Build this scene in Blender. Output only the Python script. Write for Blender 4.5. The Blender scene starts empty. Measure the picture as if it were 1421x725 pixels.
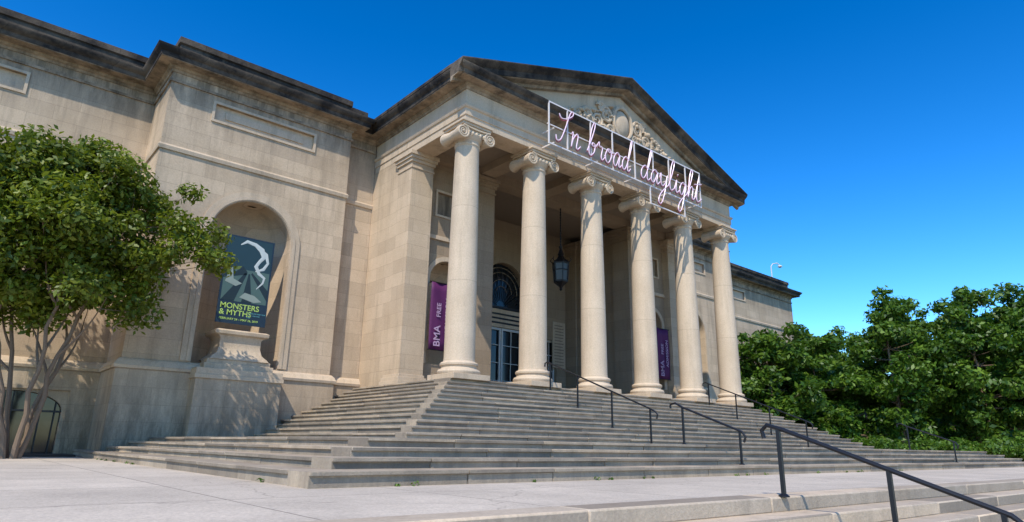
import bpy, math, random
import numpy as np
from mathutils import Vector, Matrix
random.seed(7); np.random.seed(7)
scene=bpy.context.scene
CX=18.45
# ---------------------------------------------------------------- materials
def newmat(name):
    m=bpy.data.materials.new(name); m.use_nodes=True
    nt=m.node_tree; b=nt.nodes['Principled BSDF']
    return m,nt,b
def N(nt,t,**k):
    n=nt.nodes.new(t)
    for a,v in k.items(): setattr(n,a,v)
    return n
def L(nt,a,b): nt.links.new(a,b)
def mixc(nt,fac,a,b,blend='MIX'):
    n=N(nt,'ShaderNodeMix',data_type='RGBA',blend_type=blend)
    for s,v in ((n.inputs[0],fac),(n.inputs[6],a),(n.inputs[7],b)):
        if hasattr(v,'links') or hasattr(v,'is_output'): L(nt,v,s)
        elif isinstance(v,(int,float)): s.default_value=v
        else: s.default_value=(*v,1)
    return n.outputs[2]
def ramp(nt,src,stops):
    r=N(nt,'ShaderNodeValToRGB'); L(nt,src,r.inputs[0])
    e=r.color_ramp.elements
    while len(e)<len(stops): e.new(0.5)
    for el,(p,c) in zip(e,stops):
        el.position=p; el.color=(c,c,c,1) if isinstance(c,(int,float)) else (*c,1)
    return r.outputs[0]
def noise(nt,vec,scale,detail=5,rough=0.6):
    n=N(nt,'ShaderNodeTexNoise'); n.inputs['Scale'].default_value=scale
    n.inputs['Detail'].default_value=detail; n.inputs['Roughness'].default_value=rough
    if vec is not None: L(nt,vec,n.inputs['Vector'])
    return n.outputs[0]
def stone(name,col,brick=None,var=0.12,stain=0.35,staincol=(0.10,0.08,0.055),island=False,rough=0.88,bump=0.25,streak=True,mortar=0.6,lowstain=False,s0=0.5,s1=0.78):
    m,nt,b=newmat(name)
    g=N(nt,'ShaderNodeNewGeometry'); pos=g.outputs['Position']
    sep=N(nt,'ShaderNodeSeparateXYZ'); L(nt,pos,sep.inputs[0])
    add=N(nt,'ShaderNodeMath',operation='ADD'); L(nt,sep.outputs[0],add.inputs[0]); L(nt,sep.outputs[1],add.inputs[1])
    cmb=N(nt,'ShaderNodeCombineXYZ'); L(nt,add.outputs[0],cmb.inputs[0]); L(nt,sep.outputs[2],cmb.inputs[1])
    c=col; hgt=None
    if brick:
        bw,bh,ms=brick
        br=N(nt,'ShaderNodeTexBrick'); L(nt,cmb.outputs[0],br.inputs['Vector'])
        br.inputs['Scale'].default_value=1; br.inputs['Brick Width'].default_value=bw
        br.inputs['Row Height'].default_value=bh; br.inputs['Mortar Size'].default_value=ms
        br.inputs['Mortar Smooth'].default_value=0.1
        lo=tuple(x*(1-var) for x in col); hi=tuple(min(1,x*(1+var*0.8)) for x in col)
        br.inputs['Color1'].default_value=(*lo,1); br.inputs['Color2'].default_value=(*hi,1)
        br.inputs['Mortar'].default_value=(*[x*mortar for x in col],1)
        c=br.outputs['Color']; hgt=br.outputs['Fac']
    n1=noise(nt,pos,0.7,6,0.65)
    c=mixc(nt,ramp(nt,n1,[(0.3,0.0),(0.72,0.5)]),c,tuple(x*0.68 for x in (col[0],col[1]*0.93,col[2]*0.82)))
    n3=noise(nt,pos,28,4,0.7)
    c=mixc(nt,0.38,c,ramp(nt,n3,[(0.25,0.35),(0.7,1.0)]),'MULTIPLY')
    if island:
        rnd=g.outputs['Random Per Island']
        c=mixc(nt,0.95,c,ramp(nt,rnd,[(0,(0.52,0.51,0.50)),(0.35,(0.86,0.84,0.81)),(0.7,(1.0,0.97,0.93)),(1,(1.25,1.16,1.04))]),'MULTIPLY')
    mp=N(nt,'ShaderNodeMapping'); mp.inputs['Scale'].default_value=(2.2,2.2,0.22) if streak else (1,1,1); L(nt,pos,mp.inputs[0])
    n2=noise(nt,mp.outputs[0],1.0,7,0.7)
    c=mixc(nt,ramp(nt,n2,[(s0,0.0),(s1,stain)]),c,staincol)
    if lowstain:
        lo_=N(nt,'ShaderNodeMapRange'); L(nt,sep.outputs[2],lo_.inputs[0]); lo_.inputs[1].default_value=2.8; lo_.inputs[2].default_value=-0.2
        hi_=N(nt,'ShaderNodeMapRange'); L(nt,sep.outputs[2],hi_.inputs[0]); hi_.inputs[1].default_value=9.0; hi_.inputs[2].default_value=11.0
        mx=N(nt,'ShaderNodeMath',operation='MAXIMUM'); L(nt,lo_.outputs[0],mx.inputs[0]); L(nt,hi_.outputs[0],mx.inputs[1])
        mp2=N(nt,'ShaderNodeMapping'); mp2.inputs['Scale'].default_value=(3.0,3.0,0.55); L(nt,pos,mp2.inputs[0])
        n4=noise(nt,mp2.outputs[0],1.0,6,0.75)
        ml=N(nt,'ShaderNodeMath',operation='MULTIPLY'); L(nt,mx.outputs[0],ml.inputs[0]); L(nt,ramp(nt,n4,[(0.34,0.15),(0.58,1.0)]),ml.inputs[1])
        m2=N(nt,'ShaderNodeMath',operation='MULTIPLY'); L(nt,ml.outputs[0],m2.inputs[0]); m2.inputs[1].default_value=0.85
        c=mixc(nt,m2.outputs[0],c,(0.115,0.09,0.06))
    L(nt,c,b.inputs['Base Color']); b.inputs['Roughness'].default_value=rough
    b.inputs['Specular IOR Level'].default_value=0.25
    bp=N(nt,'ShaderNodeBump'); bp.inputs['Strength'].default_value=bump; bp.inputs['Distance'].default_value=0.02
    if hgt is not None:
        mm=N(nt,'ShaderNodeMath',operation='MULTIPLY_ADD'); L(nt,hgt,mm.inputs[0]); mm.inputs[1].default_value=-1.2; L(nt,n3,mm.inputs[2])
        L(nt,mm.outputs[0],bp.inputs['Height'])
    else: L(nt,n3,bp.inputs['Height'])
    L(nt,bp.outputs[0],b.inputs['Normal'])
    return m
def plain(name,col,rough=0.6,metal=0.0,nz=0.15,emit=0):
    m,nt,b=newmat(name)
    g=N(nt,'ShaderNodeNewGeometry')
    n=noise(nt,g.outputs['Position'],6,4)
    c=mixc(nt,ramp(nt,n,[(0.3,0.0),(0.7,nz)]),col,tuple(x*0.5 for x in col))
    L(nt,c,b.inputs['Base Color']); b.inputs['Roughness'].default_value=rough; b.inputs['Metallic'].default_value=metal
    if emit:
        b.inputs['Emission Color'].default_value=(*col,1); b.inputs['Emission Strength'].default_value=emit
    return m
LIME=(0.62,0.475,0.325)
M_wall=stone('limestone_ashlar',LIME,brick=(1.25,0.46,0.007),var=0.12,stain=0.45,lowstain=True,mortar=0.72)
M_inner=stone('shade_darkened_ashlar',(0.38,0.285,0.19),brick=(1.25,0.46,0.007),var=0.10,stain=0.35,mortar=0.74)  # darker copy of the wall ashlar, portico shade put into its colour
M_trim=stone('limestone_trim',(0.62,0.485,0.34),brick=None,stain=0.5)
M_col=stone('limestone_column',(0.66,0.525,0.375),brick=(400,2.35,0.008),var=0.02,stain=0.35,mortar=0.7)
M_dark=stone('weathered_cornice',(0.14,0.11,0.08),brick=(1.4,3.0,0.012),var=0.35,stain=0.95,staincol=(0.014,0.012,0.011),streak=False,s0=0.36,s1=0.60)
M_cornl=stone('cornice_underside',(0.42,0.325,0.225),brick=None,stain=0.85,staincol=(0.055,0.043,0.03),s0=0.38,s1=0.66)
M_step=stone('granite_steps',(0.45,0.38,0.295),island=True,stain=0.65,staincol=(0.10,0.082,0.065),bump=0.45,s0=0.40)
M_core=plain('step_joint',(0.05,0.042,0.035),0.95)
M_roof=plain('roof_slate',(0.12,0.12,0.12),0.8)
M_ceil=plain('ceiling_plaster',(0.24,0.185,0.13),0.9)  # plaster colour darkened to deepen the shade inside the portico
M_glass=plain('dark_glass',(0.015,0.018,0.02),0.08)
M_black=plain('black_iron',(0.012,0.012,0.014),0.42,0.3)
M_white=plain('white_paint',(0.55,0.54,0.50),0.5)
M_frame=plain('sign_frame_paint',(0.70,0.64,0.60),0.4)
M_neon=plain('neon_tube',(0.82,0.62,0.72),0.25,nz=0.05,emit=0.06)
M_neonr=plain('neon_tube_backing',(0.26,0.05,0.08),0.4)  # dark red backing tubes behind the script letters
M_pur=plain('purple_banner',(0.085,0.006,0.07),0.7)
M_ptxt=plain('banner_text',(0.45,0.30,0.42),0.7)
def paving(name,col,bw,bh):
    m,nt,b=newmat(name); g=N(nt,'ShaderNodeNewGeometry'); pos=g.outputs['Position']
    br=N(nt,'ShaderNodeTexBrick'); L(nt,pos,br.inputs['Vector']); br.offset=0.0
    br.inputs['Scale'].default_value=1; br.inputs['Brick Width'].default_value=bw; br.inputs['Row Height'].default_value=bh
    br.inputs['Mortar Size'].default_value=0.010
    br.inputs['Color1'].default_value=(*[x*0.90 for x in col],1); br.inputs['Color2'].default_value=(*[x*1.05 for x in col],1)
    br.inputs['Mortar'].default_value=(*[x*0.35 for x in col],1)
    n1=noise(nt,pos,0.8,7,0.7); c=mixc(nt,ramp(nt,n1,[(0.38,0.0),(0.68,0.65)]),br.outputs[0],tuple(x*0.62 for x in col))
    n2=noise(nt,pos,45,3,0.7); c=mixc(nt,0.5,c,ramp(nt,n2,[(0.3,0.35),(0.65,1.0)]),'MULTIPLY')
    v=N(nt,'ShaderNodeTexVoronoi',feature='DISTANCE_TO_EDGE'); v.inputs['Scale'].default_value=0.28
    mp=N(nt,'ShaderNodeVectorMath',operation='ADD'); nn=N(nt,'ShaderNodeTexNoise'); nn.inputs['Scale'].default_value=1.5
    L(nt,pos,nn.inputs['Vector']); L(nt,pos,mp.inputs[0]); L(nt,nn.outputs['Color'],mp.inputs[1]); L(nt,mp.outputs[0],v.inputs['Vector'])
    c=mixc(nt,ramp(nt,v.outputs[0],[(0.0,0.45),(0.005,0.0)]),c,(0.12,0.10,0.08))
    L(nt,c,b.inputs['Base Color']); b.inputs['Roughness'].default_value=0.9
    bp=N(nt,'ShaderNodeBump'); bp.inputs['Strength'].default_value=0.4; bp.inputs['Distance'].default_value=0.012
    L(nt,n2,bp.inputs['Height']); L(nt,bp.outputs[0],b.inputs['Normal'])
    return m
M_pave=paving('concrete_paving',(0.60,0.51,0.40),1.9,1.9)
M_grass=plain('grass_ground',(0.07,0.10,0.03),0.95,nz=0.6)
M_soil=plain('mulch',(0.06,0.04,0.028),0.95,nz=0.6)
def leafmat(name,c1,c2,c3):
    m,nt,b=newmat(name); nt.nodes.remove(b); out=nt.nodes['Material Output']
    g=N(nt,'ShaderNodeNewGeometry')
    c=ramp(nt,g.outputs['Random Per Island'],[(0,c1),(0.5,c2),(1,c3)])
    n=noise(nt,g.outputs['Position'],0.9,3); c=mixc(nt,ramp(nt,n,[(0.35,0.0),(0.65,0.6)]),c,tuple(x*0.5 for x in c1))
    p=N(nt,'ShaderNodeBsdfPrincipled'); L(nt,c,p.inputs['Base Color']); p.inputs['Roughness'].default_value=0.5
    t=N(nt,'ShaderNodeBsdfTranslucent'); L(nt,mixc(nt,0.5,c,c2),t.inputs[0])
    mx=N(nt,'ShaderNodeMixShader'); mx.inputs[0].default_value=0.40; L(nt,p.outputs[0],mx.inputs[1]); L(nt,t.outputs[0],mx.inputs[2])
    L(nt,mx.outputs[0],out.inputs[0]); return m
M_leafL=leafmat('myrtle_leaves',(0.08,0.13,0.008),(0.17,0.225,0.012),(0.32,0.35,0.03))
M_leafR=leafmat('shade_tree_leaves',(0.04,0.11,0.008),(0.10,0.20,0.014),(0.20,0.32,0.028))
M_bark=stone('tree_bark',(0.24,0.17,0.115),stain=0.5,island=False)
# ---------------------------------------------------------------- mesh helpers
class P:
    def __init__(s): s.v=[]; s.f=[]
    def add(s,vs,fs):
        o=len(s.v); s.v+= [tuple(v) for v in vs]; s.f+=[tuple(i+o for i in f) for f in fs]
    def box(s,x0,x1,y0,y1,z0,z1):
        s.add([(x0,y0,z0),(x1,y0,z0),(x1,y1,z0),(x0,y1,z0),(x0,y0,z1),(x1,y0,z1),(x1,y1,z1),(x0,y1,z1)],
          [(0,3,2,1),(4,5,6,7),(0,1,5,4),(1,2,6,5),(2,3,7,6),(3,0,4,7)])
    def lathe(s,cx,cy,prof,n=40):
        vs=[];fs=[]
        for r,z in prof:
            for i in range(n):
                a=2*math.pi*i/n; vs.append((cx+r*math.cos(a),cy+r*math.sin(a),z))
        for k in range(len(prof)-1):
            for i in range(n):
                j=(i+1)%n; fs.append((k*n+i,k*n+j,(k+1)*n+j,(k+1)*n+i))
        fs.append(tuple(range(n))[::-1]); fs.append(tuple((len(prof)-1)*n+i for i in range(n)))
        s.add(vs,fs)
    def tube(s,pts,rad,n=8):
        pts=[Vector(p) for p in pts]; m=len(pts)
        if not hasattr(rad,'__len__'): rad=[rad]*m
        vs=[];fs=[]; up=None
        for i,p in enumerate(pts):
            t=(pts[min(i+1,m-1)]-pts[max(i-1,0)])
            if t.length<1e-9: t=Vector((0,0,1))
            t.normalize()
            if up is None:
                up=Vector((0,0,1)) if abs(t.z)<0.9 else Vector((1,0,0))
            a=up-t*up.dot(t)
            if a.length<1e-4: a=t.orthogonal()
            a.normalize(); up=a; b=t.cross(a)
            for k in range(n):
                an=2*math.pi*k/n; vs.append(p+(a*math.cos(an)+b*math.sin(an))*rad[i])
        for i in range(m-1):
            for k in range(n):
                j=(k+1)%n; fs.append((i*n+k,i*n+j,(i+1)*n+j,(i+1)*n+k))
        fs.append(tuple(range(n))[::-1]); fs.append(tuple((m-1)*n+k for k in range(n)))
        s.add(vs,fs)
    def sweep(s,path,prof):
        path=[Vector(p) for p in path]; m=len(path); dirs=[(path[i+1]-path[i]).normalized() for i in range(m-1)]
        nr=lambda d: Vector((d.y,-d.x)); vs=[];fs=[]
        for i,p in enumerate(path):
            if i==0: o=nr(dirs[0])
            elif i==m-1: o=nr(dirs[-1])
            else:
                a,b=nr(dirs[i-1]),nr(dirs[i]); o=(a+b)/(1+a.dot(b))
            for off,z in prof: vs.append((p.x+o.x*off,p.y+o.y*off,z))
        n=len(prof)
        for i in range(m-1):
            for k in range(n):
                j=(k+1)%n; fs.append((i*n+k,(i+1)*n+k,(i+1)*n+j,i*n+j))
        fs.append(tuple(range(n))); fs.append(tuple((m-1)*n+k for k in range(n))[::-1])
        s.add(vs,fs)
    def sphere(s,c,r,nu=12,nv=8):
        rx,ry,rz=r if hasattr(r,'__len__') else (r,r,r); vs=[];fs=[]
        for j in range(nv+1):
            ph=math.pi*j/nv
            for i in range(nu):
                a=2*math.pi*i/nu; vs.append((c[0]+rx*math.sin(ph)*math.cos(a),c[1]+ry*math.sin(ph)*math.sin(a),c[2]+rz*math.cos(ph)))
        for j in range(nv):
            for i in range(nu):
                k=(i+1)%nu; fs.append((j*nu+i,(j+1)*nu+i,(j+1)*nu+k,j*nu+k))
        s.add(vs,fs)
    def shape(s,outer,holes,y0,y1):
        cu=bpy.data.curves.new('t','CURVE'); cu.dimensions='2D'; cu.fill_mode='BOTH'; cu.extrude=(y1-y0)/2
        for loop in [outer]+holes:
            sp=cu.splines.new('POLY'); sp.points.add(len(loop)-1)
            for q,(x,z) in zip(sp.points,loop): q.co=(x,z,0,1)
            sp.use_cyclic_u=True
        ob=bpy.data.objects.new('t',cu); scene.collection.objects.link(ob)
        bpy.context.view_layer.update()
        me=bpy.data.meshes.new_from_object(ob.evaluated_get(bpy.context.evaluated_depsgraph_get()))
        s.add([(v.co.x,(y0+y1)/2-v.co.z,v.co.y) for v in me.vertices],[tuple(p.vertices) for p in me.polygons])
        bpy.data.objects.remove(ob); bpy.data.curves.remove(cu); bpy.data.meshes.remove(me)
    def text(s,body,size,x,y,z,align='LEFT',rot=0,ext=0.002):
        cu=bpy.data.curves.new('t','FONT'); cu.body=body; cu.size=size; cu.align_x=align; cu.extrude=ext; cu.offset=size*0.012
        ob=bpy.data.objects.new('t',cu); scene.collection.objects.link(ob); bpy.context.view_layer.update()
        me=bpy.data.meshes.new_from_object(ob.evaluated_get(bpy.context.evaluated_depsgraph_get()))
        c,sn=math.cos(rot),math.sin(rot)
        s.add([(x+v.co.x*c-v.co.y*sn,y-v.co.z,z+v.co.x*sn+v.co.y*c) for v in me.vertices],[tuple(p.vertices) for p in me.polygons])
        bpy.data.objects.remove(ob); bpy.data.curves.remove(cu); bpy.data.meshes.remove(me)
    def obj(s,name,mat,parent=None,smooth=True,bevel=0,fixn=True):
        me=bpy.data.meshes.new(name); me.from_pydata(s.v,[],s.f); me.update()
        if fixn:
            import bmesh
            bm=bmesh.new(); bm.from_mesh(me); bmesh.ops.recalc_face_normals(bm,faces=bm.faces); bm.to_mesh(me); bm.free()
        me.materials.append(mat)
        if smooth:
            me.polygons.foreach_set('use_smooth',[True]*len(me.polygons)); me.set_sharp_from_angle(angle=math.radians(32))
        ob=bpy.data.objects.new(name,me); scene.collection.objects.link(ob)
        if parent: ob.parent=parent
        if bevel:
            b=ob.modifiers.new('bevel','BEVEL'); b.width=bevel; b.segments=2; b.limit_method='ANGLE'
        return ob
def empty(name):
    e=bpy.data.objects.new(name,None); scene.collection.objects.link(e); return e
def arch(cx,r,z0,zs,n=28):
    return [(cx-r,z0)]+[(cx-r*math.cos(math.pi*i/n),zs+r*math.sin(math.pi*i/n)) for i in range(n+1)]+[(cx+r,z0)]
def rect(x0,x1,z0,z1): return [(x0,z0),(x1,z0),(x1,z1),(x0,z1)]
def niche(p,cx,y,r,z0,zs,n=24,depth=1.0):
    rows=[]
    for k in range(6): 
        z=z0+(zs-z0)*k/5; rows.append([(cx-r*math.cos(math.pi*i/n),y+depth*r*math.sin(math.pi*i/n),z) for i in range(n+1)])
    for k in range(1,12):
        a=math.pi/2*k/12; rr=r*math.cos(a)
        rows.append([(cx-rr*math.cos(math.pi*i/n),y+depth*rr*math.sin(math.pi*i/n),zs+r*math.sin(a)) for i in range(n+1)])
    vs=[q for row in rows for q in row]; w=n+1
    p.add(vs,[(j*w+i,j*w+i+1,(j+1)*w+i+1,(j+1)*w+i) for j in range(len(rows)-1) for i in range(n)])
    b=[(cx-r*math.cos(math.pi*i/n),y+depth*r*math.sin(math.pi*i/n),z0) for i in range(n+1)]; p.add(b,[tuple(range(n+1))])
MX=lambda x:2*CX-x
# ---------------------------------------------------------------- building
B=empty('museum_building')
wall=P(); inner=P(); trim=P(); dark=P(); corn=P(); cols=P(); ceil=P(); roof=P(); glass=P(); white=P(); blk=P(); wallc=P()
NC=6.45; WY=22.25; XE=-10.0
def build_side(sg):
    X=(lambda x:x) if sg>0 else MX
    def bx(p,x0,x1,y0,y1,z0,z1):
        a,b=sorted((X(x0),X(x1))); p.box(a,b,y0,y1,z0,z1)
    def sh(p,outer,holes,y0,y1): p.shape([(X(a),b) for a,b in outer],[[(X(a),b) for a,b in h] for h in holes],y0,y1)
    sh(wall,rect(3.45,9.5,-0.5,10.96),[arch(NC,1.25,2.17,6.15),rect(4.8,8.1,9.8,10.35)],20.2,20.6)
    bx(trim,4.75,8.15,20.30,20.5,9.75,10.4)
    bx(trim,5.15,7.75,20.26,20.31,9.95,10.2)
    sh(trim,rect(4.72,8.18,9.72,10.43),[rect(4.8,8.1,9.8,10.35)],20.16,20.21)
    ring=arch(NC,1.56,2.2,6.15)+arch(NC,1.27,2.2,6.15)[::-1]; sh(trim,ring,[],20.155,20.21)
    ring=arch(NC,1.40,2.2,6.15)+arch(NC,1.30,2.2,6.15)[::-1]; sh(trim,ring,[],20.135,20.16)
    niche(wallc,X(NC),20.55,1.25,2.15,6.15,depth=0.85)
    bx(wall,3.45,3.85,20.6,23.3,-0.5,10.96)
    outer=rect(XE,3.45,-0.5,10.96)
    seg=[(0.35,-0.46)]+[(1.47-1.12*math.cos(math.pi*i/16),0.75+0.5*math.sin(math.pi*i/16)) for i in range(17)]+[(2.59,-0.46)]
    sh(wall,outer,[seg,rect(-3.2,0.05,9.8,10.35)],WY,WY+0.4)
    bx(trim,-3.3,0.15,WY+0.1,WY+0.35,9.75,10.4)
    sh(trim,rect(-3.28,0.13,9.72,10.43),[rect(-3.2,0.05,9.8,10.35)],WY-0.04,WY+0.01)
    bx(glass,0.2,2.7,WY+0.2,WY+0.3,-0.46,1.4)
    for k in range(7): bx(blk,0.45+k*0.33,0.48+k*0.33,WY+0.12,WY+0.16,-0.45,1.3)
    bx(blk,0.3,2.6,WY+0.1,WY+0.15,0.7,0.75)
    bx(wall,9.5,10.75,20.6,21.0,-0.5,10.96)
    bx(wall,10.76,11.2,18.5,21.0,1.75,9.82)
bld=[(XE,WY),(3.45,WY),(3.45,20.2),(9.5,20.2),(9.5,20.6),(10.76,20.6)]
bldR=[(MX(a),b) for a,b in bld][::-1]
build_side(1); build_side(-1)
for path in (bld,bldR):
    trim.sweep(path,[(-0.05,8.36),(0.05,8.38),(0.07,8.50),(0.03,8.56),(-0.05,8.58)])
    if path is bld:
        wall.sweep([(XE,WY),(0.25,WY)],[(-0.02,-0.6),(0.12,-0.6),(0.12,1.86),(-0.02,1.86)])
        wall.sweep([(2.69,WY)]+bld[1:],[(-0.02,-0.6),(0.12,-0.6),(0.12,1.86),(-0.02,1.86)])
        wall.sweep([(0.25,WY),(2.69,WY)],[(-0.02,1.3),(0.12,1.3),(0.12,1.86),(-0.02,1.86)])
    else: wall.sweep(path,[(-0.02,-0.6),(0.12,-0.6),(0.12,1.86),(-0.02,1.86)])
    trim.sweep(path,[(-0.02,1.865),(0.17,1.865),(0.19,1.95),(0.15,2.0),(0.13,2.06),(0.05,2.14),(-0.02,2.15)])
    corn.sweep(path,[(-0.02,10.62),(0.05,10.62),(0.06,10.70),(0.02,10.72),(-0.02,10.72)])
full=bld[:-1]+[(10.76,20.6),(10.76,14.88),(MX(10.76),14.88)]+bldR+[(MX(XE),40)]
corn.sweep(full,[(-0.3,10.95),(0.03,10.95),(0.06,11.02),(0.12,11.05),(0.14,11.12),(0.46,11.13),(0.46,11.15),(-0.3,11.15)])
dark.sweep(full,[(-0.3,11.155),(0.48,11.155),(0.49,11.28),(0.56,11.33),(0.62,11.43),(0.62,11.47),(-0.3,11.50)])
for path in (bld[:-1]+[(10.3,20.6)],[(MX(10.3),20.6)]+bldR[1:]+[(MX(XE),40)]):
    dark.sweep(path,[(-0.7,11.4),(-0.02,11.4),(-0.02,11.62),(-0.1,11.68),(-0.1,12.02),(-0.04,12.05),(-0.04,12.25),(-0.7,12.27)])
pp=[(10.76,20.58),(10.76,14.88),(MX(10.76),14.88),(MX(10.76),20.58)]
trim.sweep(pp,[(-0.79,9.8),(0.0,9.8),(0.0,10.04),(0.03,10.05),(0.03,10.28),(0.07,10.3),(0.10,10.38),(0.0,10.42),(0.0,10.955),(-0.79,10.955)])
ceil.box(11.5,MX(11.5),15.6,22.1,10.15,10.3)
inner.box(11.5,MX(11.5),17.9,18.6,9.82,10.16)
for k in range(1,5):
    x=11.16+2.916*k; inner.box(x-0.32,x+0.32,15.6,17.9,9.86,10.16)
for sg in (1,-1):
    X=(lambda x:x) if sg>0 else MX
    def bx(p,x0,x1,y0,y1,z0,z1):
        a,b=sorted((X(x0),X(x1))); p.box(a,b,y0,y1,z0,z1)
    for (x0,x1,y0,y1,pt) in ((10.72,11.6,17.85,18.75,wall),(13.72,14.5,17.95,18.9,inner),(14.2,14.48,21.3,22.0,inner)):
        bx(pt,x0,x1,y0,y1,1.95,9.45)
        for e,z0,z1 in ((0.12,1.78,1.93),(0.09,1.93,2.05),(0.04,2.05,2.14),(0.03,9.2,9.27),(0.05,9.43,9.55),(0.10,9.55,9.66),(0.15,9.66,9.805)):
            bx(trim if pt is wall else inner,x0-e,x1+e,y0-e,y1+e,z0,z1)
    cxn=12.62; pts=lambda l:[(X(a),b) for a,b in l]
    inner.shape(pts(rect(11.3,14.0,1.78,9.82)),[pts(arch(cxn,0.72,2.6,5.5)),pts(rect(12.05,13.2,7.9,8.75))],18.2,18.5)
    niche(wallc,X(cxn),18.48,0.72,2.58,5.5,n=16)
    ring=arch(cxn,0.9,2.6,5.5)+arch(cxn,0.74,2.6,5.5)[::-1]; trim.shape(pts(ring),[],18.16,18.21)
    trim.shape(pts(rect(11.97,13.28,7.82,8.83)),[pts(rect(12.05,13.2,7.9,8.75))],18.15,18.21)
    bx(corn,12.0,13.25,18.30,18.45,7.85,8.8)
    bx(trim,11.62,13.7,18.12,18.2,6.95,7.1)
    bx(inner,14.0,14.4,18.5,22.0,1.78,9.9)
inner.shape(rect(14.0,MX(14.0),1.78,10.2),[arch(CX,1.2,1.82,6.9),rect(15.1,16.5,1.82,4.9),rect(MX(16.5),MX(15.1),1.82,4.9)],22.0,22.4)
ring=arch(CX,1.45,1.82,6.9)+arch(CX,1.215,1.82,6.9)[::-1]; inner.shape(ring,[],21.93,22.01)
glass.box(CX-1.3,CX+1.3,22.25,22.3,1.8,8.2)
trim.box(CX-1.2,CX+1.2,22.08,22.2,5.12,5.95)
for k in range(3): blk.box(CX-1.0,CX+1.0,22.06,22.078,5.28+0.2*k,5.36+0.2*k)
for a in range(0,181,18):
    t=math.radians(a); blk.tube([(CX+0.25*math.cos(t),22.2,6.15+0.25*math.sin(t)),(CX+1.2*math.cos(t),22.2,6.9+1.2*math.sin(t))],0.022,6)
for r in (0.3,0.62,0.95,1.18):
    corn.tube([(CX+r*math.cos(math.pi*i/24),22.2,6.75+r*math.sin(math.pi*i/24)) for i in range(25)],0.02,6)
blk.box(CX-1.2,CX+1.2,22.15,22.22,6.0,6.1)
def doors(x0,x1,z1):
    n=2; w=(x1-x0)/n
    for i in range(n):
        a=x0+i*w+0.02; b=a+w-0.04
        white.box(a,a+0.09,22.14,22.2,1.82,z1); white.box(b-0.09,b,22.14,22.2,1.82,z1)
        white.box(a+0.09,b-0.09,22.14,22.2,1.82,2.15); white.box(a+0.09,b-0.09,22.14,22.2,z1-0.1,z1)
        white.box((a+b)/2-0.015,(a+b)/2+0.015,22.152,22.188,2.15,z1-0.1)
        for k in range(1,4): white.box(a+0.09,b-0.09,22.15,22.19,1.95+k*(z1-1.95)/4,1.98+k*(z1-1.95)/4)
doors(CX-1.2,CX+1.2,5.1); doors(15.1,16.5,4.9); doors(MX(16.5),MX(15.1),4.9)
glass.box(15.0,16.6,22.25,22.3,1.8,5.0); glass.box(MX(16.6),MX(15.0),22.25,22.3,1.8,5.0)
plq=P(); plqt=P()
for x in (21.5,14.55):
    plq.box(x,x+0.85,21.95,22.0,3.6,5.8)
    for k in range(14): plqt.box(x+0.1+random.random()*0.06,x+0.75-random.random()*0.1,21.945,21.95,3.72+0.145*k,3.765+0.145*k)
wall.box(XE,MX(XE),23.35,40,-0.5,10.9)
wall.box(3.9,9.9,22.0,23.3,2,10.9); wall.box(MX(9.9),MX(3.9),22.0,23.3,2,10.9)
roof.box(XE+0.3,MX(XE+0.3),WY+0.2,39.5,10.955,11.35)
roof.box(3.8,MX(3.8),20.9,WY+0.18,10.98,11.38)
def zl(x): return 14.28-abs(x-CX)*0.3265
prof=[(0.0,-0.62),(0.10,-0.60),(0.13,-0.50),(0.40,-0.46),(0.42,-0.44)]
prof2=[(-0.02,-0.435),(0.44,-0.435),(0.46,-0.24),(0.53,-0.18),(0.63,-0.04),(0.63,0.0),(-0.02,0.0)]
for pf,part in ((prof+[(0.0,-0.44)],corn),(prof2,dark)):
    for sgn in (-1,1):
        vs=[];n=len(pf)
        for x in (CX,CX+sgn*8.34):
            for o,dz in pf: vs.append((x,14.88-o,zl(x)+dz))
        fs=[(k,(k+1)%n,n+(k+1)%n,n+k) for k in range(n)]+[tuple(range(n)),tuple(range(n,2*n))]
        part.add(vs,fs)
tymp=P(); tymp.shape([(10.6,11.3),(MX(10.6),11.3),(CX,14.05)],[],14.93,15.4); tymp.obj('tympanum',M_trim,B)
rf=P(); e=8.25
rf.add([(CX-e,14.4,zl(CX-e)-0.02),(CX,14.4,14.26),(CX+e,14.4,zl(CX+e)-0.02),(CX-e,26,zl(CX-e)-0.02),(CX,26,14.26),(CX+e,26,zl(CX+e)-0.02),
        (CX-e,14.95,11.4),(CX+e,14.95,11.4),(CX-e,26,11.4),(CX+e,26,11.4)],
       [(0,1,4,3),(1,2,5,4),(3,4,5,9,8),(0,3,8,6),(2,7,9,5)])
rf.obj('gable_roof',M_roof,B)
for x0,x1 in ((10.13,10.7),(MX(10.7),MX(10.13))): dark.box(x0,x1,14.9,20.3,11.49,11.60)
rel=P()
rel.sphere((CX,14.93,12.45),(0.48,0.20,0.6),20,12)
rel.tube([(CX+0.55*math.cos(t),14.83,12.45+0.68*math.sin(t)) for t in [2*math.pi*i/30 for i in range(31)]],0.08,8)
for sg in (-1,1):
    for (ox,oz,s,tw) in ((0.95,12.5,0.36,1),(1.5,12.1,0.33,-1),(2.05,12.15,0.27,1),(2.6,11.85,0.22,-1),(0.75,11.95,0.25,-1),(1.25,12.75,0.2,1)):
        pts=[];rr=[]
        for i in range(40):
            t=i/39*4.2*math.pi; r=s*(1-i/39*0.85); pts.append((CX+sg*(ox+r*math.cos(t*tw)),14.86,oz+r*math.sin(t*tw))); rr.append(0.085*(1-i/60))
        rel.tube(pts,rr,7)
    for k in range(60):
        x=0.5+random.random()*2.9; z=11.62+random.random()*max(0.1,(1.6-0.40*x))
        rel.sphere((CX+sg*x,14.89,z),(0.05+0.12*random.random(),0.08+0.10*random.random(),0.04+0.10*random.random()),8,6)
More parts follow.
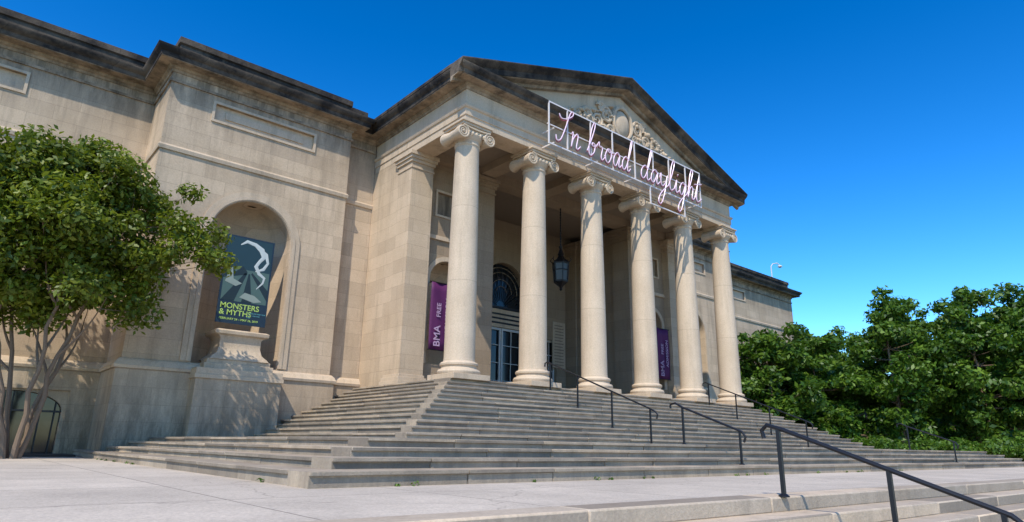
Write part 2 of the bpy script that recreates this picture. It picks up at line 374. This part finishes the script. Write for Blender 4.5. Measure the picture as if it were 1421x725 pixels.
rel.obj('tympanum_relief',M_trim,B)
cxs=[11.16+2.916*k for k in range(6)]; CY=15.28
for x in cxs:
    base=[(0.60,1.93),(0.63,1.97),(0.635,2.02),(0.60,2.08),(0.54,2.10),(0.515,2.14),(0.53,2.18),(0.56,2.20),(0.565,2.25),(0.53,2.29),(0.475,2.31),(0.46,2.36)]
    shaft=[(0.455-0.075*(t**1.7),2.40+(9.08-2.40)*t) for t in [i/16 for i in range(17)]]
    neck=[(0.41,9.12),(0.41,9.16),(0.385,9.19),(0.40,9.26),(0.47,9.33),(0.50,9.42),(0.48,9.47)]
    cols.lathe(x,CY,base+shaft+neck,48)
    trim.box(x-0.65,x+0.65,CY-0.65,CY+0.65,1.78,1.935)
    cols.box(x-0.52,x+0.52,CY-0.46,CY+0.46,9.46,9.62)
    trim.box(x-0.56,x+0.56,CY-0.52,CY+0.52,9.66,9.74); trim.box(x-0.61,x+0.61,CY-0.57,CY+0.57,9.74,9.803)
    trim.box(x-0.5,x+0.5,CY-0.47,CY+0.47,9.61,9.67)
    for sg in (-1,1):
        vx,vz=x+sg*0.53,9.40
        cols.tube([(vx,CY-0.47,vz),(vx,CY-0.40,vz),(vx,CY-0.15,vz),(vx,CY+0.15,vz),(vx,CY+0.40,vz),(vx,CY+0.47,vz)],[0.20,0.20,0.15,0.15,0.20,0.20],20)
        for yy in (-0.49,0.49):
            pts=[];rr=[]
            for i in range(46):
                t=i/45*5*math.pi; r=0.225*(1-i/45*0.82)
                pts.append((vx-sg*r*math.sin(t)*1.0,CY+yy,vz+r*math.cos(t))); rr.append(0.036-0.02*i/45)
            cols.tube(pts,rr,6); cols.sphere((vx,CY+yy,vz),0.045,8,6)
    for yy in (-0.5,0.5):
        cols.tube([(x-0.53,CY+yy,9.62),(x-0.25,CY+yy,9.585),(x,CY+yy,9.575),(x+0.25,CY+yy,9.585),(x+0.53,CY+yy,9.62)],0.035,6)
        for k in range(-2,3): cols.sphere((x+k*0.15,CY+yy*0.9,9.44),(0.06,0.07,0.085),8,6)
for sg in (1,-1):
    X=(lambda x:x) if sg>0 else MX; c=X(NC)
    for w,d0,z0,z1 in ((1.22,19.55,-0.2,1.7),(1.27,19.5,1.7,1.82),(1.24,19.53,1.82,2.0),(1.0,19.75,2.0,2.17),(0.92,19.83,2.17,2.30)):
        (wall if z0<0 else trim).box(c-w,c+w,d0,20.4,z0,z1)
    pr=[(0.86,2.30),(0.80,2.38),(0.66,2.50),(0.60,2.7),(0.60,2.95),(0.66,3.02),(0.78,3.06),(0.80,3.16),(0.72,3.2)]
    vs=[]
    for h,z in pr: vs+= [(c-h,20.3-h*0.6,z),(c+h,20.3-h*0.6,z),(c+h,20.9,z),(c-h,20.9,z)]
    fs=[(4*k+i,4*k+(i+1)%4,4*k+4+(i+1)%4,4*k+4+i) for k in range(len(pr)-1) for i in range(4)]+[(0,1,2,3),tuple(4*(len(pr)-1)+i for i in range(4))]
    trim.add(vs,fs)
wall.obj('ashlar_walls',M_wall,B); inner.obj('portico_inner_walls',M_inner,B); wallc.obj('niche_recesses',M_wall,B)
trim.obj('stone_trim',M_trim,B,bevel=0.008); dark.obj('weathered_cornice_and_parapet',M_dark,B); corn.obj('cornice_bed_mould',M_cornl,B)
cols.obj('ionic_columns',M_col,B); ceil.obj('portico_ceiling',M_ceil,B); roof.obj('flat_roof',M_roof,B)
glass.obj('window_glass',M_glass,B); white.obj('door_frames',M_white,B); blk.obj('window_bars',M_black,B)
plq.obj('inscription_panel',M_trim,B); plqt.obj('inscription_text',M_cornl,B)
# ---------------------------------------------------------------- steps
S=empty('stone_steps'); st=P(); core=P(); LIP=0.035; TH=0.05
def ring(xl,yf,ztop,zbot,tread,yback,seed):
    r=random.Random(seed); xr=MX(xl); dep=tread+0.12; g=0.008
    core.box(xl+0.06,xr-0.06,yf+0.06,yback,zbot-0.02,ztop-0.012)
    def blk_(x0,x1,y0,y1,side):
        zt=ztop+r.uniform(-0.004,0.004); zn=zt-TH; zb=zbot-0.02
        if side==0: pts=[(y0+LIP,zb),(y0+LIP,zn),(y0,zn),(y0,zt),(y1,zt),(y1,zb)]; vs=[(x0,p,q) for p,q in pts]+[(x1,p,q) for p,q in pts]
        elif side==1: pts=[(x0+LIP,zb),(x0+LIP,zn),(x0,zn),(x0,zt),(x1,zt),(x1,zb)]; vs=[(p,y0,q) for p,q in pts]+[(p,y1,q) for p,q in pts]
        else: pts=[(x1-LIP,zb),(x1-LIP,zn),(x1,zn),(x1,zt),(x0,zt),(x0,zb)]; vs=[(p,y0,q) for p,q in pts]+[(p,y1,q) for p,q in pts]
        st.add(vs,[(i,(i+1)%6,6+(i+1)%6,6+i) for i in range(6)]+[tuple(range(6)),tuple(range(11,5,-1))])
    x=xl
    while x<xr-0.01:
        w=r.uniform(1.2,2.2) 
        if xr-(x+w)<0.9: w=xr-x
        j=r.uniform(-0.006,0.006)
        blk_(x+g/2 if x>xl else x,x+w-g/2,yf+j,yf+dep,0); x+=w
    for s in (0,1):
        y=yf+dep+g
        while y<yback-0.01:
            w=r.uniform(1.2,2.2)
            if yback-(y+w)<0.9: w=yback-y
            j=r.uniform(-0.006,0.006)
            if s==0: blk_(xl+j,xl+dep,y,y+w-g,1)
            else: blk_(xr-dep,xr+j,y,y+w-g,2)
            y+=w
G=-0.455
zs=[G,-0.285,-0.16,-0.037,0.085]
for k in range(4):
    ring(3.0+0.467*k,6.6+0.467*k,zs[k+1],zs[k],0.467,WY-0.02,k)
r=random.Random(50)
def slabs(x0,x1,y0,y1,z,w,d):
    y=y0
    while y<y1-0.01:
        dd=min(d,y1-y); x=x0-r.random()*w
        while x<x1:
            a=max(x,x0); b=min(x+w,x1)
            if b-a>0.05: st.box(a+0.003,b-0.003,y+0.003,y+dd-0.003,z-0.1,z+r.uniform(-0.002,0.002))
            x+=w
        y+=dd
slabs(4.4+0.6,MX(5.0),8.6,11.35,0.083,1.6,0.92)
slabs(5.0,7.1,11.35,20.2,0.083,1.05,1.5); slabs(MX(7.1),MX(5.0),11.35,20.2,0.083,1.05,1.5)
for k in range(12):
    z0=0.085+0.143*k
    ring(7.04+0.3145*k,11.29+0.3145*k,z0+0.143,z0,0.3145 if k<11 else 0.7,20.5,100+k)
slabs(11.35,MX(11.35),15.6,22.0,1.797,1.2,1.2)
st.obj('tread_blocks',M_step,S,bevel=0.009); core.obj('joint_bed',M_core,S,smooth=False)
# ---------------------------------------------------------------- ground
def edgeY(x): return 3.45-0.03*(x-6.6)
gr=P(); F=2500; YB=5.0
gr.add([(-F,-F,-1.78),(F,-F,-1.78),(F,YB,-1.78),(-F,YB,-1.78),(F,YB,G-0.02),(-F,YB,G-0.02),(F,F,G-0.02),(-F,F,G-0.02)],
       [(0,1,2,3),(3,2,4,5),(5,4,6,7)])
gr.obj('ground',M_grass,smooth=False)
x0,x1=-25,60
pv=P(); pv.box(x0,3.2,0,22.5,G-0.3,G); pv.v=[(a,(edgeY(a)+0.35 if b<15 else b),c) for a,b,c in pv.v]
q=P(); q.box(3.2,MX(3.2),0,8.5,G-0.3,G); q.v=[(a,(edgeY(a)+0.35 if b<5 else b),c) for a,b,c in q.v]; pv.add(q.v,q.f)
q=P(); q.box(MX(3.2),x1,0,12,G-0.3,G); q.v=[(a,(edgeY(a)+0.35 if b<5 else b),c) for a,b,c in q.v]; pv.add(q.v,q.f)
pv.obj('pavement',M_pave,smooth=False)
lp=P(); lp.add([(-40,-20,-1.76),(60,-20,-1.76),(60,2.55,-1.76),(-40,2.55,-1.76)],[(0,1,2,3)]); lp.obj('lower_pavement',M_pave,smooth=False)
fs_=P(); rr_=random.Random(9)
M_fstep=stone('concrete_steps',(0.55,0.465,0.365),island=True,stain=0.5,staincol=(0.15,0.12,0.09),bump=0.4)
for k in range(9):
    ztop=G+0.004-0.143*k; x=-24.9; off=0.34*k
    while x<59:
        w=rr_.uniform(2.2,3.2); q=P(); q.box(x+0.003,x+w-0.003,0,1,ztop-0.15,ztop)
        q.v=[(a,(edgeY(a)-off if b<0.5 else edgeY(a)-off+(0.345 if k==0 else 0.44)),c) for a,b,c in q.v]; fs_.add(q.v,q.f); x+=w
fs_.obj('terrace_steps',M_fstep,bevel=0.018)
bed=P(); bed.box(-9.5,2.9,20.6,22.1,G-0.1,G+0.06); bed.obj('planting_bed',M_soil,bevel=0.03)
# ---------------------------------------------------------------- handrails
def rail(pts,posts):
    p=P(); p.tube(pts,0.023,10)
    for (x,y,zt,zb) in posts:
        p.box(x-0.019,x+0.019,y-0.019,y+0.019,zb,zt); p.lathe(x,y,[(0.055,zb),(0.055,zb+0.012),(0.03,zb+0.03)],12)
    return p.obj('handrail',M_black)
for x in (14.1,22.8):
    zr=lambda y:0.92+(y-10.55)*(2.53-0.92)/(14.6-10.55)
    def floor(y):
        if y<11.29: return 0.085
        k=min(11,int((y-11.29)/0.3145)); return 0.085+0.143*(k+1)
    pts=[(x,14.75,zr(14.6)-0.12),(x,14.74,zr(14.6)-0.02),(x,14.62,zr(14.6)+0.02)]+[(x,y,zr(y)) for y in (14.4,12.5,10.75)]+[(x,10.58,zr(10.6)-0.02),(x,10.52,zr(10.6)-0.10),(x,10.55,zr(10.6)-0.2)]
    rail(pts,[(x,y,zr(y),floor(y)) for y in (14.5,13.35,12.05,10.75)])
for x in (12.0,24.9):
    zr=lambda y:0.36+(y-7.0)*(0.93-0.36)/1.5
    pts=[(x,8.6,0.84),(x,8.6,0.92),(x,8.48,0.95),(x,8.3,zr(8.3)),(x,7.1,zr(7.1)),(x,6.95,zr(6.95)),(x,6.88,zr(6.9)-0.08),(x,6.92,zr(6.9)-0.18)]
    rail(pts,[(x,8.3,zr(8.3),0.085),(x,7.0,zr(7.0),-0.285)])
for x in (6.65,):
    zr=lambda y:0.21+(y-3.4)*0.37
    pts=[(x,3.6,0.12),(x,3.62,0.2),(x,3.56,0.255),(x,3.4,zr(3.4)),(x,2.4,zr(2.4)),(x,1.55,zr(1.55)),(x,1.45,zr(1.45)-0.05),(x,1.45,zr(1.45)-0.15)]
    rail(pts,[(x,3.44,zr(3.44),G),(x,2.42,zr(2.42),-0.9),(x,1.6,zr(1.6),-1.3)])
# ---------------------------------------------------------------- poster
PO=empty('exhibition_poster'); y=20.12
x0,x1,z0,z1=5.68,7.17,3.42,6.18
def flat(name,polys,yy,mat,th=0.002):
    p=P()
    for pl in polys: p.shape(pl,[],yy-th,yy)
    return p.obj(name,mat,PO,smooth=False)
c=lambda n,col:plain(n,col,0.55,nz=0.1)
p=P(); p.box(x0,x1,y,y+0.03,z0,z1); p.obj('panel',c('poster_navy',(0.006,0.022,0.04)),PO)
u=lambda a,b:(x0+a*(x1-x0),z0+b*(z1-z0))
flat('poster_sky',[[u(0.04,.62),u(.96,.62),u(.96,.98),u(.04,.98)]],y-0.002,c('poster_teal',(0.010,0.04,0.05)))
flat('poster_plain',[[u(0.04,.25),u(.96,.25),u(.96,.62),u(.04,.62)]],y-0.002,c('poster_sage',(0.07,0.125,0.105)))
flat('poster_shadows',[[u(.04,.25),u(.3,.25),u(.5,.58),u(.45,.58)],[u(.45,.25),u(.66,.25),u(.56,.58),u(.53,.58)],[u(.96,.30),u(.96,.42),u(.6,.6),u(.58,.58)],[u(.04,.56),u(.16,.66),u(.26,.58),u(.4,.66),u(.5,.6),u(.5,.57),u(.04,.5)]],y-0.005,c('poster_deep',(0.008,0.022,0.026)))
flat('poster_rocks',[[u(.08,.46),u(.14,.60),u(.2,.63),u(.24,.5),u(.42,.46),u(.3,.42)],[u(.4,.3),u(.5,.36),u(.7,.34),u(.86,.28),u(.7,.26)]],y-0.008,c('poster_light',(0.26,0.31,0.26)))
fp=P(); fp.tube([(u(a,b)[0],y-0.008,u(a,b)[1]) for a,b in ((.3,.9),(.42,.95),(.6,.93),(.74,.88),(.8,.80),(.72,.74),(.66,.68),(.74,.6),(.86,.56),(.84,.5),(.72,.42))],[0.015,0.05,0.06,0.09,0.07,0.05,0.06,0.05,0.04,0.03,0.01],8)
fp.tube([(u(a,b)[0],y-0.008,u(a,b)[1]) for a,b in ((.74,.88),(.84,.84),(.9,.74),(.82,.66),(.66,.62))],[0.03,0.06,0.04,0.05,0.015],8)
fp.v=[(a,y-0.008+(b-y+0.008)*0.1,cc) for a,b,cc in fp.v]; fp.obj('poster_figure',c('poster_white',(0.5,0.54,0.5)),PO)
Mg=c('poster_green_text',(0.42,0.58,0.12))
t=P(); t.text('MONSTERS',0.235,x0+0.07,y-0.004,z0+0.46); t.text('& MYTHS',0.235,x0+0.07,y-0.004,z0+0.26); t.text('FEBRUARY 24 \u2013 MAY 26, 2019',0.09,x0+0.09,y-0.004,z0+0.11); t.obj('title_text',Mg,PO,smooth=False)
t=P(); t.text('SURREALISM AND WAR',0.055,x0+0.88,y-0.004,z0+0.36); t.text('IN THE 1930s AND',0.05,x0+0.88,y-0.004,z0+0.29); t.text('1940s',0.05,x0+0.88,y-0.004,z0+0.22); t.obj('subtitle_text',c('poster_teal_text',(0.10,0.30,0.32)),PO,smooth=False)
blk2=P()
for xx in (x0+0.3,x1-0.3): blk2.tube([(xx,y+0.02,4.6),(xx,21.2,4.6)],0.02,6)
blk2.obj('poster_brackets',M_black,PO)
for bxx in (12.3,24.75):
    E=empty('museum_banner'); p=P(); nx=8; vs=[];fs=[]
    for j in range(9):
        for i in range(nx+1):
            vs.append((bxx-0.45+0.9*i/nx,17.98+0.025*math.sin(i*1.1+j*0.5),3.05+2.3*j/8))
    fs=[(j*(nx+1)+i,j*(nx+1)+i+1,(j+1)*(nx+1)+i+1,(j+1)*(nx+1)+i) for j in range(8) for i in range(nx)]
    p.add(vs,fs); o=p.obj('cloth',M_pur,E,fixn=False); m=o.modifiers.new('s','SOLIDIFY'); m.thickness=0.004
    t=P(); t.text('BMA',0.36,bxx-0.05,17.93,3.15,rot=math.pi/2); t.text('FREE',0.24,bxx-0.05,17.93,4.15,rot=math.pi/2); t.text('ADMISSION',0.24,bxx+0.3,17.93,3.6,rot=math.pi/2)
    t.obj('lettering',M_ptxt,E,smooth=False)
    p=P(); p.tube([(bxx-0.5,17.98,5.36),(bxx+0.5,17.98,5.36)],0.02,8); p.tube([(bxx-0.5,17.98,3.04),(bxx+0.5,17.98,3.04)],0.015,8)
    for sx in (-0.4,0.4): p.tube([(bxx+sx,17.98,5.36),(bxx+sx,18.3,5.36)],0.015,6)
    p.obj('rods',M_black,E)
# lantern
LN=empty('hanging_lantern'); p=P(); lx,ly=CX,18.35
p.tube([(lx,ly,10.15),(lx,ly,8.1)],0.022,8)
for k in range(16): p.sphere((lx,ly,8.2+k*0.12),(0.035,0.035,0.05),8,6)
p.lathe(lx,ly,[(0.12,10.1),(0.10,10.16)],16)
p.lathe(lx,ly,[(0.03,8.15),(0.09,8.1),(0.05,8.0),(0.10,7.85),(0.14,7.75),(0.10,7.72),(0.20,7.55),(0.33,7.45),(0.37,7.38),(0.36,7.34)],6)
p.lathe(lx,ly,[(0.31,6.62),(0.30,6.55),(0.18,6.45),(0.10,6.38),(0.05,6.3),(0.07,6.26),(0.01,6.18)],6)
for i in range(6):
    a=2*math.pi*i/6; p.tube([(lx+0.35*math.cos(a),ly+0.35*math.sin(a),7.36),(lx+0.29*math.cos(a),ly+0.29*math.sin(a),6.6)],0.02,6)
    p.tube([(lx+0.36*math.cos(a),ly+0.36*math.sin(a),7.4),(lx+0.46*math.cos(a),ly+0.46*math.sin(a),7.5),(lx+0.38*math.cos(a),ly+0.38*math.sin(a),7.62)],[0.02,0.02,0.008],6)
p.lathe(lx,ly,[(0.345,7.05),(0.345,7.08)],6)
p.obj('iron_frame',M_black,LN)
p=P(); p.lathe(lx,ly,[(0.27,6.62),(0.32,7.35)],6); p.obj('lantern_glass',plain('frosted_glass',(0.05,0.045,0.035),0.3),LN)
# neon sign
NS=empty('neon_script_sign'); SY=14.18; f=P(); bt=0.022
def fb(x0,x1,z0,z1,yy=SY+0.10): f.box(x0,x1,yy-bt,yy+bt,z0,z1)
fb(13.8,22.85,11.41,11.46); fb(13.8,22.85,9.85,9.90); 
for x in (13.8,14.7,15.9,17.1,18.4,19.55,20.6,21.75,22.80): fb(x,x+0.042,9.903,11.407)
fb(13.8,22.85,10.60,10.635,SY+0.16)
fb(19.3,21.6,9.12,9.16); fb(19.3,19.34,9.163,9.847); fb(21.56,21.6,9.163,9.847)
for x in (14.0,16.2,18.4,20.6,22.6):
    f.box(x+0.06,x+0.10,SY+0.12,14.9,10.5,10.54); f.box(x+0.06,x+0.10,SY+0.12,14.9,9.95,9.99)
f.obj('steel_frame',M_frame,NS)
LET={'I':([[(-.35,.35),(-.2,.05),(.15,.2),(.45,1.0),(.75,2.1),(1.0,2.35),(1.05,2.1),(.6,1.75),(.0,1.6),(-.3,1.85)]],1.15),
'n':([[(0,.9),(.12,.95),(.1,0.02),(.2,.55),(.5,.98),(.65,.8),(.6,.15),(.75,0),(1.0,.25)]],1.0),
'b':([[(0,0.2),(.35,1.2),(.55,2.1),(.4,2.3),(.22,1.7),(.15,.4),(.35,0),(.7,.25),(.75,.75),(.5,.9),(.45,.72),(.7,.68),(.95,.8)]],.95),
'r':([[(-.05,.8),(.2,1.15),(.25,.9),(.5,.88),(.6,.7),(.55,.2),(.7,.0),(.95,.25)]],.9),
'o':([[(0,.3),(.3,.95),(.1,.55),(.2,.08),(.5,.02),(.72,.45),(.6,.9),(.35,.95),(.45,.75),(.95,.85)]],.95),
'a':([[(.72,.8),(.4,.98),(.1,.6),(.12,.12),(.4,.05),(.72,.8),(.68,.2),(.8,.0),(1.0,.22)]],1.0),
'd':([[(.72,.8),(.4,.98),(.1,.6),(.12,.12),(.4,.05),(.7,.7),(.95,1.8),(.98,2.3),(.86,2.1),(.7,.9),(.7,.15),(.85,.0),(1.05,.22)]],1.05),
'y':([[(-.05,.6),(.1,.95),(.12,.3),(.35,.05),(.65,.4),(.8,.95),(.68,0),(.45,-1.0),(.2,-1.35),(.0,-1.1),(.25,-.5),(.95,.25)]],.95),
'l':([[(0,.2),(.35,1.2),(.55,2.1),(.4,2.3),(.22,1.7),(.17,.4),(.35,0),(.7,.22)]],.7),
'i':([[(0,.22),(.22,.95),(.17,.3),(.3,.0),(.55,.22)],[(.28,1.35),(.34,1.42)]],.55),
'g':([[(.68,.8),(.4,.98),(.1,.6),(.12,.12),(.4,.05),(.72,.9),(.62,0),(.42,-1.0),(.18,-1.35),(.0,-1.1),(.25,-.5),(.95,.25)]],.95),
'h':([[(0,.2),(.35,1.2),(.55,2.1),(.4,2.3),(.22,1.7),(.12,.05),(.25,.6),(.5,.98),(.66,.75),(.62,.15),(.75,.0),(.95,.22)]],.95),
't':([[(0,.22),(.4,2.0),(.22,1.0),(.2,.2),(.4,0),(.8,.3)],[(-.15,1.25),(.75,1.5)]],.8)}
def cr(pts,n=7):
    if len(pts)<3: return pts
    q=[pts[0]]+pts+[pts[-1]]; out=[]
    for i in range(1,len(q)-2):
        p0,p1,p2,p3=q[i-1:i+3]
        for k in range(n):
            t=k/n; out.append(tuple(0.5*((2*p1[d])+(-p0[d]+p2[d])*t+(2*p0[d]-5*p1[d]+4*p2[d]-p3[d])*t*t+(-p0[d]+3*p1[d]-3*p2[d]+p3[d])*t**3) for d in (0,1)))
    out.append(pts[-1]); return out
nt_=P(); nb=P()
for word,xs,xe in (('In',14.2,15.25),('broad',15.6,18.0),('daylight',18.6,22.7)):
    tot=sum(LET[ch][1] for ch in word); sc=(xe-xs)/tot; x=xs
    for ch in word:
        for stk in LET[ch][0]:
            q=[(x+a*sc+0.16*b*0.58,10.02+b*0.58) for a,b in cr(stk)]
            nt_.tube([(a,SY,b) for a,b in q],0.020,6)
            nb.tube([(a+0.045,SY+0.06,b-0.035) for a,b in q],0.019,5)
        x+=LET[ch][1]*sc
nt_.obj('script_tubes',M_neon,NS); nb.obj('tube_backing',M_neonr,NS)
p=P(); rx,ry=44.2,22.2
p.tube([(rx,ry,12.2),(rx,ry,13.0),(rx+0.1,ry-0.1,13.2),(rx+0.35,ry-0.3,13.25),(rx+0.55,ry-0.4,13.1)],0.04,8); p.sphere((rx+0.55,ry-0.4,13.02),(0.16,0.16,0.10)); p.obj('roof_floodlight',M_white)
# ---------------------------------------------------------------- trees
def leaves(centers,radii,counts,size,mat,name,parent,flat=0.7,seed=1):
    rg=np.random.default_rng(seed); V=[]
    for c_,rd,n in zip(centers,radii,counts):
        d=rg.normal(size=(n,3)); d/=np.linalg.norm(d,axis=1)[:,None]
        r=rg.random(n)**0.45*(1+0.25*rg.random(n)**3); pos=np.array(c_)+d*r[:,None]*np.array([rd,rd,rd*flat])
        nrm=d*0.5+rg.normal(size=(n,3))*0.6+np.array([0,0,0.5]); nrm/=np.linalg.norm(nrm,axis=1)[:,None]
        a=np.cross(nrm,rg.normal(size=(n,3))); a/=np.linalg.norm(a,axis=1)[:,None]; b=np.cross(nrm,a)
        s=size*(0.6+0.8*rg.random(n))[:,None]
        q=np.stack([pos+a*s,pos+b*s*0.5+nrm*s*0.12,pos-a*s,pos-b*s*0.5+nrm*s*0.12],axis=1); V.append(q)
    V=np.concatenate(V).reshape(-1,3); nf=len(V)//4
    me=bpy.data.meshes.new(name); me.vertices.add(len(V)); me.vertices.foreach_set('co',V.ravel())
    me.loops.add(nf*4); me.loops.foreach_set('vertex_index',np.arange(nf*4)); me.polygons.add(nf)
    me.polygons.foreach_set('loop_start',np.arange(nf)*4); me.polygons.foreach_set('loop_total',np.full(nf,4)); me.update()
    me.materials.append(mat); o=bpy.data.objects.new(name,me); scene.collection.objects.link(o); o.parent=parent
def bez(a,b,c_,n=7):
    return [a*(1-t)**2+b*2*t*(1-t)+c_*t*t for t in [i/n for i in range(n+1)]]
def tree(name,base,cc,rad,nclump,crad,nleaf,size,mat,trunks,tr,seed,fill=0.55,cut=0.75,taper=0.0,spread=0.45):
    R=random.Random(seed); E=empty(name); base=Vector(base); cc=Vector(cc); wood=P(); nodes=[]
    for i in range(trunks):
        a=2*math.pi*i/trunks+R.random(); sp=spread if trunks>1 else 0.1
        top=Vector((cc.x+math.cos(a)*rad[0]*sp,cc.y+math.sin(a)*rad[1]*sp,cc.z+rad[2]*R.uniform(-0.1,0.5)))
        st_=base+Vector((math.cos(a),math.sin(a),0))*(0.16 if trunks>1 else 0)
        mid=Vector(((st_.x*0.7+top.x*0.3),(st_.y*0.7+top.y*0.3),(st_.z+top.z)/2))
        pts=bez(st_,mid,top,12)
        pts=[q+Vector((R.uniform(-.07,.07),R.uniform(-.07,.07),0))*(1 if 0<k<12 else 0) for k,q in enumerate(pts)]
        wood.tube(pts,[tr*(1.15 if k==0 else 1-0.065*k) for k in range(13)],8); nodes+= [(q,tr*(1-0.065*k)) for k,q in enumerate(pts)][4:]
        if trunks>1:
            for k in (4,5,7):
                q=pts[k]; e2=q+Vector((R.uniform(-1,1),R.uniform(-.8,.8),R.uniform(1.0,1.6))); bp_=bez(q,(q+e2)/2+Vector((R.uniform(-.2,.2),0,-.1)),e2,6)
                wood.tube(bp_,[tr*0.55*(1-0.12*j) for j in range(7)],6); nodes+=[(z_,tr*0.45) for z_ in bp_[2:]]
    cs=[];rs=[]
    tries=0
    while len(cs)<nclump and tries<20000:
        tries+=1
        d=Vector((R.gauss(0,1),R.gauss(0,1),R.gauss(0,1))).normalized()
        r=R.uniform(fill,1.0)**0.6; r*=1+0.14*math.sin(3*math.atan2(d.y,d.x)+seed)+0.10*math.sin(5*d.z*2+seed)
        tp=1-taper*max(0,d.z)
        q=cc+Vector((d.x*rad[0]*tp,d.y*rad[1]*tp,d.z*rad[2]))*r
        if q.z<cc.z-rad[2]*cut: continue
        if any((q-o_).length<crad*0.5 for o_ in cs): continue
        cs.append(q); rs.append(crad*R.uniform(0.5,1.15))
    for q in cs:
        nd,rr=min(nodes,key=lambda t:(t[0]-q).length+max(0,t[0].z-q.z)*1.5)
        if R.random()<0.8:
            mid=(nd+q)/2+Vector((R.uniform(-.2,.2),R.uniform(-.2,.2),-0.15*(q-nd).length+0.1)); pts=bez(nd,mid,q,5)
            wood.tube(pts,[max(0.008,rr*0.45*(1-0.17*k)) for k in range(6)],5)
    wood.obj('trunk_and_limbs',M_bark,E)
    tot=sum(r_**2 for r_ in rs); leaves([tuple(q) for q in cs],rs,[max(20,int(nleaf*r_**2/tot)) for r_ in rs],size,mat,'foliage',E,seed=seed)
    return E
tree('crape_myrtle_tree',(1.4,19.0,G),(1.05,18.7,5.0),(3.7,2.3,2.45),185,0.62,68000,0.075,M_leafL,6,0.065,3,fill=0.2,cut=0.95,spread=0.5,taper=0.25)
spec=[((37.5,19.5),7.8,2.9,.3),((41,18.6),8.0,2.9,.35),((44.8,19.8),8.2,3.0,.3),((44.2,15.0),10.6,2.8,.4),((48.0,15.0),10.0,3.0,.4),((46.8,11.2),9.9,2.5,.5),((49.5,9.6),10.8,2.6,.55),((46.8,7.6),8.7,2.3,.45),((51,6.2),10.4,3.0,.5),((50,12.6),10.8,2.6,.55),((56,15),9.9,4.0,.3),((57,22),10,5,.2),((53,1.5),9.4,3.3,.4)]
for i,((x,yy),h,r_,tp) in enumerate(spec):
    tree('shade_tree',(x,yy,G),(x,yy,G+h*0.54),(r_,r_,h*0.46),100,0.72,14500,0.16,M_leafR,1,0.2,20+i,fill=0.3,cut=0.95,taper=tp)
E=empty('hedge'); rg=random.Random(3); cs=[];rs=[]
for k in range(70): cs.append((rg.uniform(39.5,42.5),4+k*0.22,G+rg.uniform(0.3,1.0))); rs.append(rg.uniform(0.5,0.8))
leaves(cs,rs,[320]*70,0.11,M_leafR,'foliage',E,seed=77)
E=empty('weeds'); cs=[];rs=[]
for k in range(22):
    if rg.random()<0.5: cs.append((rg.uniform(3.1,20),6.59,G+0.01))
    else: cs.append((2.99,rg.uniform(6.8,20),G+0.01))
    rs.append(rg.uniform(0.02,0.06))
leaves(cs,rs,[26]*22,0.018,M_leafR,'foliage',E,flat=0.9,seed=79)
E=empty('distant_trees'); cs=[];rs=[]
for k in range(150):
    a=rg.uniform(-0.25,0.75); d=rg.uniform(75,110); cs.append((d*math.cos(a),d*math.sin(a),rg.uniform(0.5,8))); rs.append(rg.uniform(2.5,4.5))
leaves(cs,rs,[260]*150,0.6,M_leafR,'foliage',E,seed=78)
# ---------------------------------------------------------------- camera
ex=Vector((1079.5,-274.5,-895)).normalized(); ey=Vector((-800.5,-243.5,-895)).normalized()
ez=ex.cross(ey).normalized(); ey=ez.cross(ex).normalized()
Rm=Matrix((ex,ey,ez)).to_4x4()
cam=bpy.data.cameras.new('camera'); co=bpy.data.objects.new('camera',cam); scene.collection.objects.link(co)
co.matrix_world=Rm; cam.sensor_width=36; cam.lens=895/1421*36; cam.clip_end=5000; cam.clip_start=0.05; scene.camera=co
# ---------------------------------------------------------------- light
el=math.radians(52); az=Vector((-0.84,-0.54)).normalized()
sv=Vector((az.x*math.cos(el),az.y*math.cos(el),math.sin(el)))
sl=bpy.data.lights.new('sun','SUN'); sl.energy=5.0; sl.angle=math.radians(0.5); sl.color=(1.0,0.93,0.82)
so=bpy.data.objects.new('sun',sl); so.rotation_euler=sv.to_track_quat('Z','Y').to_euler(); scene.collection.objects.link(so)
w=bpy.data.worlds.new('World'); scene.world=w; w.use_nodes=True; nt=w.node_tree; bg=nt.nodes['Background']
sk=N(nt,'ShaderNodeTexSky',sky_type='NISHITA'); sk.sun_disc=False; sk.sun_elevation=el; sk.sun_rotation=math.atan2(az.x,az.y)
sk.air_density=1.0; sk.dust_density=0.2; sk.ozone_density=3.0; sk.altitude=300
gm=N(nt,'ShaderNodeGamma'); gm.inputs[1].default_value=1.42; L(nt,sk.outputs[0],gm.inputs[0])
hs=N(nt,'ShaderNodeHueSaturation'); hs.inputs['Saturation'].default_value=1.22; hs.inputs['Value'].default_value=1.45; L(nt,gm.outputs[0],hs.inputs['Color'])
L(nt,hs.outputs[0],bg.inputs[0]); bg.inputs[1].default_value=0.095
scene.view_settings.view_transform='Standard'; scene.view_settings.look='None'; scene.view_settings.exposure=0
